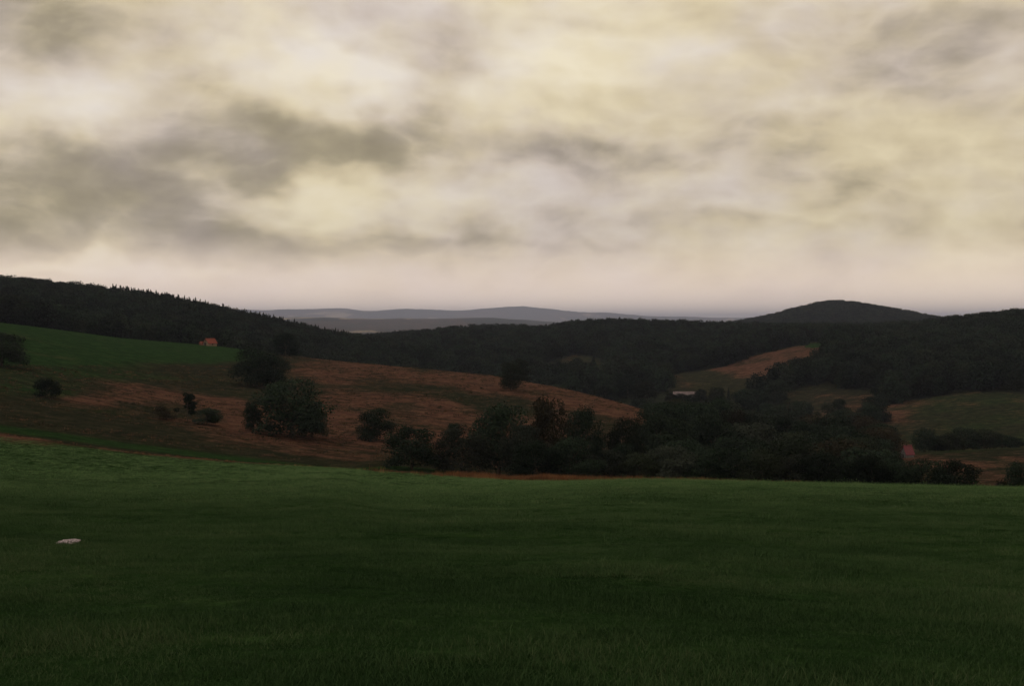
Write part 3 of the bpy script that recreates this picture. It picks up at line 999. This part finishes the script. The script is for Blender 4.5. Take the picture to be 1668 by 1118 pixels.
def grass_material(name, stops, lusher=None):
    m, g = new_mat(name)
    oi = g.n('ShaderNodeObjectInfo')
    lf = g.n('ShaderNodeAttribute', attribute_name='leaf').outputs['Fac']
    pos = g.n('ShaderNodeNewGeometry').outputs['Position']
    n = g.noise(g.vmath('MULTIPLY', pos, (0.5, 1.0, 1.0)), 0.35, 4.0, 0.6)
    n = g.remap(n, 0.3, 0.7)
    v = g.math('ADD', g.math('ADD', g.math('MULTIPLY', oi.outputs['Random'], 0.38), g.math('MULTIPLY', lf, 0.24)), g.math('MULTIPLY', n, 0.38))
    c = g.ramp(v, stops)
    if lusher:  # base colour blends to the second, paler ramp with distance along Y
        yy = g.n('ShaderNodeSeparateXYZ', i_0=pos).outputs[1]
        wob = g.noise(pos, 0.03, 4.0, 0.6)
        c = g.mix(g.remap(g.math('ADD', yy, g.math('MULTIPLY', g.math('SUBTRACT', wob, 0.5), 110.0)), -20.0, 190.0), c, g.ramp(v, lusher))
    p_ = g.n('ShaderNodeBsdfPrincipled', i_Base_Color=c, i_Roughness=0.7)
    p_.inputs['Specular IOR Level'].default_value = 0.03
    tr = g.n('ShaderNodeBsdfTranslucent', i_Color=c)
    mx = g.n('ShaderNodeMixShader', i_0=0.25, i_1=p_.outputs[0], i_2=tr.outputs[0])
    g.n('ShaderNodeOutputMaterial', i_Surface=mx.outputs[0])
    return m


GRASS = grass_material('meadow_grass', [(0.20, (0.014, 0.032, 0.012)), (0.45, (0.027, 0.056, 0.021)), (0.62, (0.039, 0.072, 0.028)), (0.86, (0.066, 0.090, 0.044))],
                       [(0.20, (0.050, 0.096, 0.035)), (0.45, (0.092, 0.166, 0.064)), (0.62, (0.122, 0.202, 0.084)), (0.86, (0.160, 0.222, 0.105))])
GRASS_TALL = GRASS
STRAW = grass_material('dry_grass', [(0.2, (0.085, 0.040, 0.020)), (0.5, (0.165, 0.075, 0.036)), (0.85, (0.28, 0.15, 0.075))])
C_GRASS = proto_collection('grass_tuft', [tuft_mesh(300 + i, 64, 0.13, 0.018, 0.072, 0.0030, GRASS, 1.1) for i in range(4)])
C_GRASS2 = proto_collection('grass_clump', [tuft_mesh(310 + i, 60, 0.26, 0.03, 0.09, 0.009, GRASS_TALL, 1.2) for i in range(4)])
C_STRAW = proto_collection('straw_tuft', [tuft_mesh(320 + i, 40, 0.30, 0.35, 0.95, 0.012, STRAW, 0.45) for i in range(4)])


def ring(px0, px1, r0, r1, dens, rule=None):
    a0, a1 = math.atan((px0 - 834) / FPX), math.atan((px1 - 834) / FPX)
    n = int(0.5 * (a1 - a0) * (r1 ** 2 - r0 ** 2) * dens)
    a = RNG.uniform(a0, a1, n)
    r = np.sqrt(RNG.uniform(r0 ** 2, r1 ** 2, n))
    x, y = r * np.sin(a), r * np.cos(a)
    z, t = terrain(x, y)
    px, py = project(x, y, z)
    ok = np.ones(n, bool) if rule is None else rule(px, py, r, t)
    return np.stack([x, y, z], 1)[ok]


parts, scs = [], []
for (r0, r1, dens, sc_) in ((5.5, 30, 40, 1.0), (30, 60, 14, 1.3)):
    p = ring(-150, 1820, r0, r1, dens)
    n = fbm(p[:, 0] / 2.2, p[:, 1] / 1.3, 3, 71)
    s = sc_ * (0.75 + 0.5 * RNG.uniform(size=len(p)) + 1.5 * np.clip(n, -0.25, 0.4))
    parts.append(p)
    scs.append(np.stack([s, s, s * (0.8 + 1.1 * np.clip(n, -0.2, 0.5))], 1))
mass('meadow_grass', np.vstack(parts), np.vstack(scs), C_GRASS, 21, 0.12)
parts, scs = [], []
for (r0, r1, dens, sc_) in ((55, 110, 3.0, 1.3), (110, 222, 1.1, 1.7)):
    p = ring(-150, 1820, r0, r1, dens, lambda px, py, r, t: (t < 1.985) & ((t < 1.95) | (px < 760) | (px > 1320)))
    n = fbm(p[:, 0] / 3.5, p[:, 1] / 2.5, 3, 73)
    s = sc_ * (0.75 + 0.5 * RNG.uniform(size=len(p)) + 0.5 * np.clip(n, -0.25, 0.4))
    parts.append(p)
    scs.append(np.stack([s, s, s * (0.75 + 0.4 * np.clip(n, -0.2, 0.5))], 1))
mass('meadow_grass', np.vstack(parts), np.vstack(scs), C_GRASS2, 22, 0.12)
# rough tussocks over the unmown hillside
ROUGH = grass_material('rough_grass', [(0.15, (0.014, 0.018, 0.010)), (0.40, (0.032, 0.034, 0.018)), (0.62, (0.080, 0.050, 0.031)), (0.86, (0.150, 0.090, 0.058))])
C_ROUGH = proto_collection('rough_tussock', [tuft_mesh(340 + i, 26, 0.28, 0.10, 0.42, 0.035, ROUGH, 0.9) for i in range(4)])
p = ring(-120, 1120, 236, 660, 0.16, lambda px, py, r, t: (t > 3.0) & (t < 5.04) & ~((py < 596) & (px < 440)))
keep = fbm(p[:, 0] / 18, p[:, 1] / 10, 3, 95) > -0.08
p = p[keep]
s_ = RNG.uniform(0.6, 1.7, len(p))
mass('rough_grass', p, np.stack([s_ * 1.5, s_ * 1.2, s_ * 0.8], 1), C_ROUGH, 26, 0.1)
# coarse darker tufts scattered through the sward
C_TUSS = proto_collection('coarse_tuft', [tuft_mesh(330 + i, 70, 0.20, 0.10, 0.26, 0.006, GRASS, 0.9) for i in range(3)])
parts, scs = [], []
for (r0, r1, dens, s0) in ((14, 40, 0.40, 0.7), (40, 110, 0.09, 1.1), (110, 205, 0.035, 1.4)):
    p = ring(-150, 1820, r0, r1, dens * 2.4, lambda px, py, r, t: t < 1.93)
    keep = fbm(p[:, 0] / 6, p[:, 1] / 4, 3, 91) > 0.03
    p = p[keep]
    s_ = s0 * RNG.uniform(0.6, 1.3, len(p))
    parts.append(p)
    scs.append(np.stack([s_ * 1.5, s_, s_ * 0.8], 1))
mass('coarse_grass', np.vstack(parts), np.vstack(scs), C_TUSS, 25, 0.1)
p = ring(600, 1420, 178, 215, 5.0, lambda px, py, r, t: (t > 1.945) & (t < 2.10) & (RNG.uniform(size=len(px)) < np.clip(np.minimum((px - 700) / 160, (1330 - px) / 60), 0.03, 1)))
s = RNG.uniform(0.55, 1.25, len(p)) * (1 + 1.0 * fbm(p[:, 0] / 5, p[:, 1] / 5, 2, 77))
mass('dry_grass', p, np.stack([s, s, s], 1), C_STRAW, 23, 0.1)
p = ring(-100, 660, 195, 250, 0.35, lambda px, py, r, t: (t > 2.0) & (t < 2.14))
s = RNG.uniform(0.3, 0.7, len(p))
mass('dry_grass', p, np.stack([s, s, s * 0.6], 1), C_STRAW, 24, 0.15)

# ------------------------------------------------------------------ buildings


def plain_material(name, c0, c1, scale=3.0, rough=0.9):
    m, g = new_mat(name)
    tc = g.n('ShaderNodeTexCoord').outputs['Object']
    finish(g, g.ramp(g.noise(tc, scale, 5.0, 0.6), [(0.3, c0), (0.7, c1)]), rough, 0.2)
    return m


PLASTER = plain_material('ochre_plaster', (0.17, 0.125, 0.088), (0.24, 0.18, 0.125))
TILE = plain_material('red_roof_tile', (0.14, 0.036, 0.025), (0.20, 0.052, 0.035))
TILE_PINK = plain_material('faded_red_sheet', (0.12, 0.036, 0.046), (0.17, 0.052, 0.066))
DARK = plain_material('dark_opening', (0.02, 0.018, 0.016), (0.035, 0.03, 0.026))
GREYWALL = plain_material('grey_boards', (0.10, 0.095, 0.10), (0.17, 0.16, 0.165))
SHEET = plain_material('weathered_roof_sheet', (0.105, 0.082, 0.096), (0.18, 0.142, 0.158), 0.6)
BRICKRED = plain_material('brick_red_wall', (0.20, 0.075, 0.05), (0.28, 0.11, 0.075))
STONE = plain_material('pale_stone', (0.20, 0.165, 0.19), (0.38, 0.32, 0.37), 3.0)


def part(name, verts, faces, mat, parent, bevel=0.0):
    me = bpy.data.meshes.new(name)
    me.from_pydata([tuple(v) for v in verts], [], faces)
    me.materials.append(mat)
    me.update()
    o = bpy.data.objects.new(name, me)
    COL.objects.link(o)
    o.parent = parent
    return o


def box(x0, x1, y0, y1, z0, z1):
    v = [(x0, y0, z0), (x1, y0, z0), (x1, y1, z0), (x0, y1, z0), (x0, y0, z1), (x1, y0, z1), (x1, y1, z1), (x0, y1, z1)]
    f = [(0, 3, 2, 1), (4, 5, 6, 7), (0, 1, 5, 4), (1, 2, 6, 5), (2, 3, 7, 6), (3, 0, 4, 7)]
    return v, f


def house(name, label, px, py, r, length, depth, wall_h, roof_h, rz, wall_m, roof_m, openings, cat, eave=0.35):
    """gabled building: gable ends at x = +-length/2, ridge along x; openings: (side, along, z0, w, h, name)"""
    x, y, z, _ = at_range(px, r)
    root = bpy.data.objects.new(name, None)
    COL.objects.link(root)
    root.location = (x, y, z - 0.1)
    root.rotation_euler = (0, 0, rz)
    root['label'] = label
    root['category'] = cat
    hl, hd, e = length / 2, depth / 2, eave
    v = [(-hl, -hd, -1.5), (hl, -hd, -1.5), (hl, hd, -1.5), (-hl, hd, -1.5), (-hl, -hd, wall_h), (hl, -hd, wall_h), (hl, hd, wall_h), (-hl, hd, wall_h),
         (-hl, 0, wall_h + roof_h), (hl, 0, wall_h + roof_h)]
    f = [(0, 1, 5, 4), (2, 3, 7, 6), (3, 0, 4, 8, 7), (1, 2, 6, 9, 5), (0, 3, 2, 1)]
    part('wall', v, f, wall_m, root)
    sl_ = roof_h / hd
    roof = None
    for s in (-1, 1):
        zl = wall_h - e * sl_
        th = 0.16
        a = [(-hl - e, s * (hd + e), zl + 0.03), (hl + e, s * (hd + e), zl + 0.03), (hl + e, 0, wall_h + roof_h + 0.03), (-hl - e, 0, wall_h + roof_h + 0.03)]
        b = [(p_[0], p_[1], p_[2] + th) for p_ in a]
        q_ = [(0, 1, 2, 3), (7, 6, 5, 4), (0, 4, 5, 1), (1, 5, 6, 2), (2, 6, 7, 3), (3, 7, 4, 0)]
        roof = part('roof_slope', a + b, q_, roof_m, root)
    vb, fb = box(-hl - e - 0.05, hl + e + 0.05, -0.14, 0.14, wall_h + roof_h + 0.12, wall_h + roof_h + 0.28)
    part('ridge_cap', vb, fb, roof_m, root)
    for (side, al, z0, w_, h_, nm) in openings:
        if side == 'gable':
            vb, fb = box(-hl - 0.08, -hl + 0.04, al - w_ / 2, al + w_ / 2, z0, z0 + h_)
        else:
            vb, fb = box(al - w_ / 2, al + w_ / 2, -hd - 0.08, -hd + 0.04, z0, z0 + h_)
        part(nm, vb, fb, DARK, root)
    return root


house('farmhouse', 'small ochre house with a red tiled roof on the crest of the green field', 342, 560, 645, 5.6, 4.6, 1.6, 2.4, R(52), PLASTER, TILE,
      [('gable', 0.4, 0, 1.8, 1.9, 'door'), ('gable', -0.1, 2.3, 0.6, 0.6, 'window'), ('front', 0.0, 0.5, 0.8, 0.8, 'window')], 'house')
house('outbuilding', 'tiny red walled lean-to shed beside the ochre house on the crest', 330, 561, 647, 3.0, 2.4, 1.2, 0.7, R(40), BRICKRED, TILE,
      [('gable', 0.0, 0, 0.8, 1.0, 'door')], 'shed', 0.2)
house('barn', 'long low barn with a pale weathered roof half hidden by trees', 1116, 640, 785, 15.5, 7.0, 2.2, 2.5, R(-9), GREYWALL, SHEET,
      [('front', -3.0, 0, 2.6, 2.0, 'door'), ('front', 3.0, 0.8, 1.0, 0.8, 'window')], 'barn')
house('hut', 'small hut with a faded pinkish red roof at the corner of the brown field', 1479, 735, 395, 3.0, 3.0, 1.4, 2.5, R(18), GREYWALL, TILE_PINK,
      [('gable', 0.0, 0, 0.8, 1.1, 'door')], 'hut', 0.25)

# ------------------------------------------------------------------ pale stone in the meadow


def stone():
    x, y, z, r = locate(108, 886, 8, 120)
    m = y / FPX
    rng = np.random.default_rng(5)
    import bmesh
    bm = bmesh.new()
    bmesh.ops.create_icosphere(bm, subdivisions=4, radius=1.0)
    for v in bm.verts:
        c = v.co
        n = 0.16 * math.sin(c.x * 3.1 + 1) * math.cos(c.y * 4.2) + 0.10 * math.sin(c.x * 7 + c.z * 5) + 0.05 * math.sin(c.y * 13 + c.x * 9)
        v.co = c * (1 + n)
        v.co.z = max(v.co.z, -0.4) + 0.22 * v.co.x
    me = bpy.data.meshes.new('stone')
    bm.to_mesh(me)
    bm.free()
    me.materials.append(STONE)
    o = bpy.data.objects.new('stone', me)
    COL.objects.link(o)
    o.location = (x, y, z + 0.02)
    o.scale = (19 * m, 14 * m, 4.5 * m)
    o.rotation_euler = (0, 0, R(8))
    o['label'] = 'flat pale stone lying in the dark grass of the meadow'
    o['category'] = 'stone'


stone()

# ------------------------------------------------------------------ haze
m, g = new_mat('air')
vol = g.n('ShaderNodeVolumePrincipled')
vol.inputs['Color'].default_value = (0.64, 0.70, 1.0, 1)
vol.inputs['Density'].default_value = 4.3e-5
vol.inputs['Anisotropy'].default_value = 0.2
g.n('ShaderNodeOutputMaterial', i_Volume=vol.outputs[0])
vb, fb = box(-67000, 67000, -67000, 67000, float(gco[:, 2].min()) - 1.0, float(gco[:, 2].max()) + 25.0)
hz = bpy.data.meshes.new('haze')
hz.from_pydata(vb, [], fb)
hz.materials.append(m)
ho = bpy.data.objects.new('haze', hz)
ho['kind'] = 'stuff'
COL.objects.link(ho)
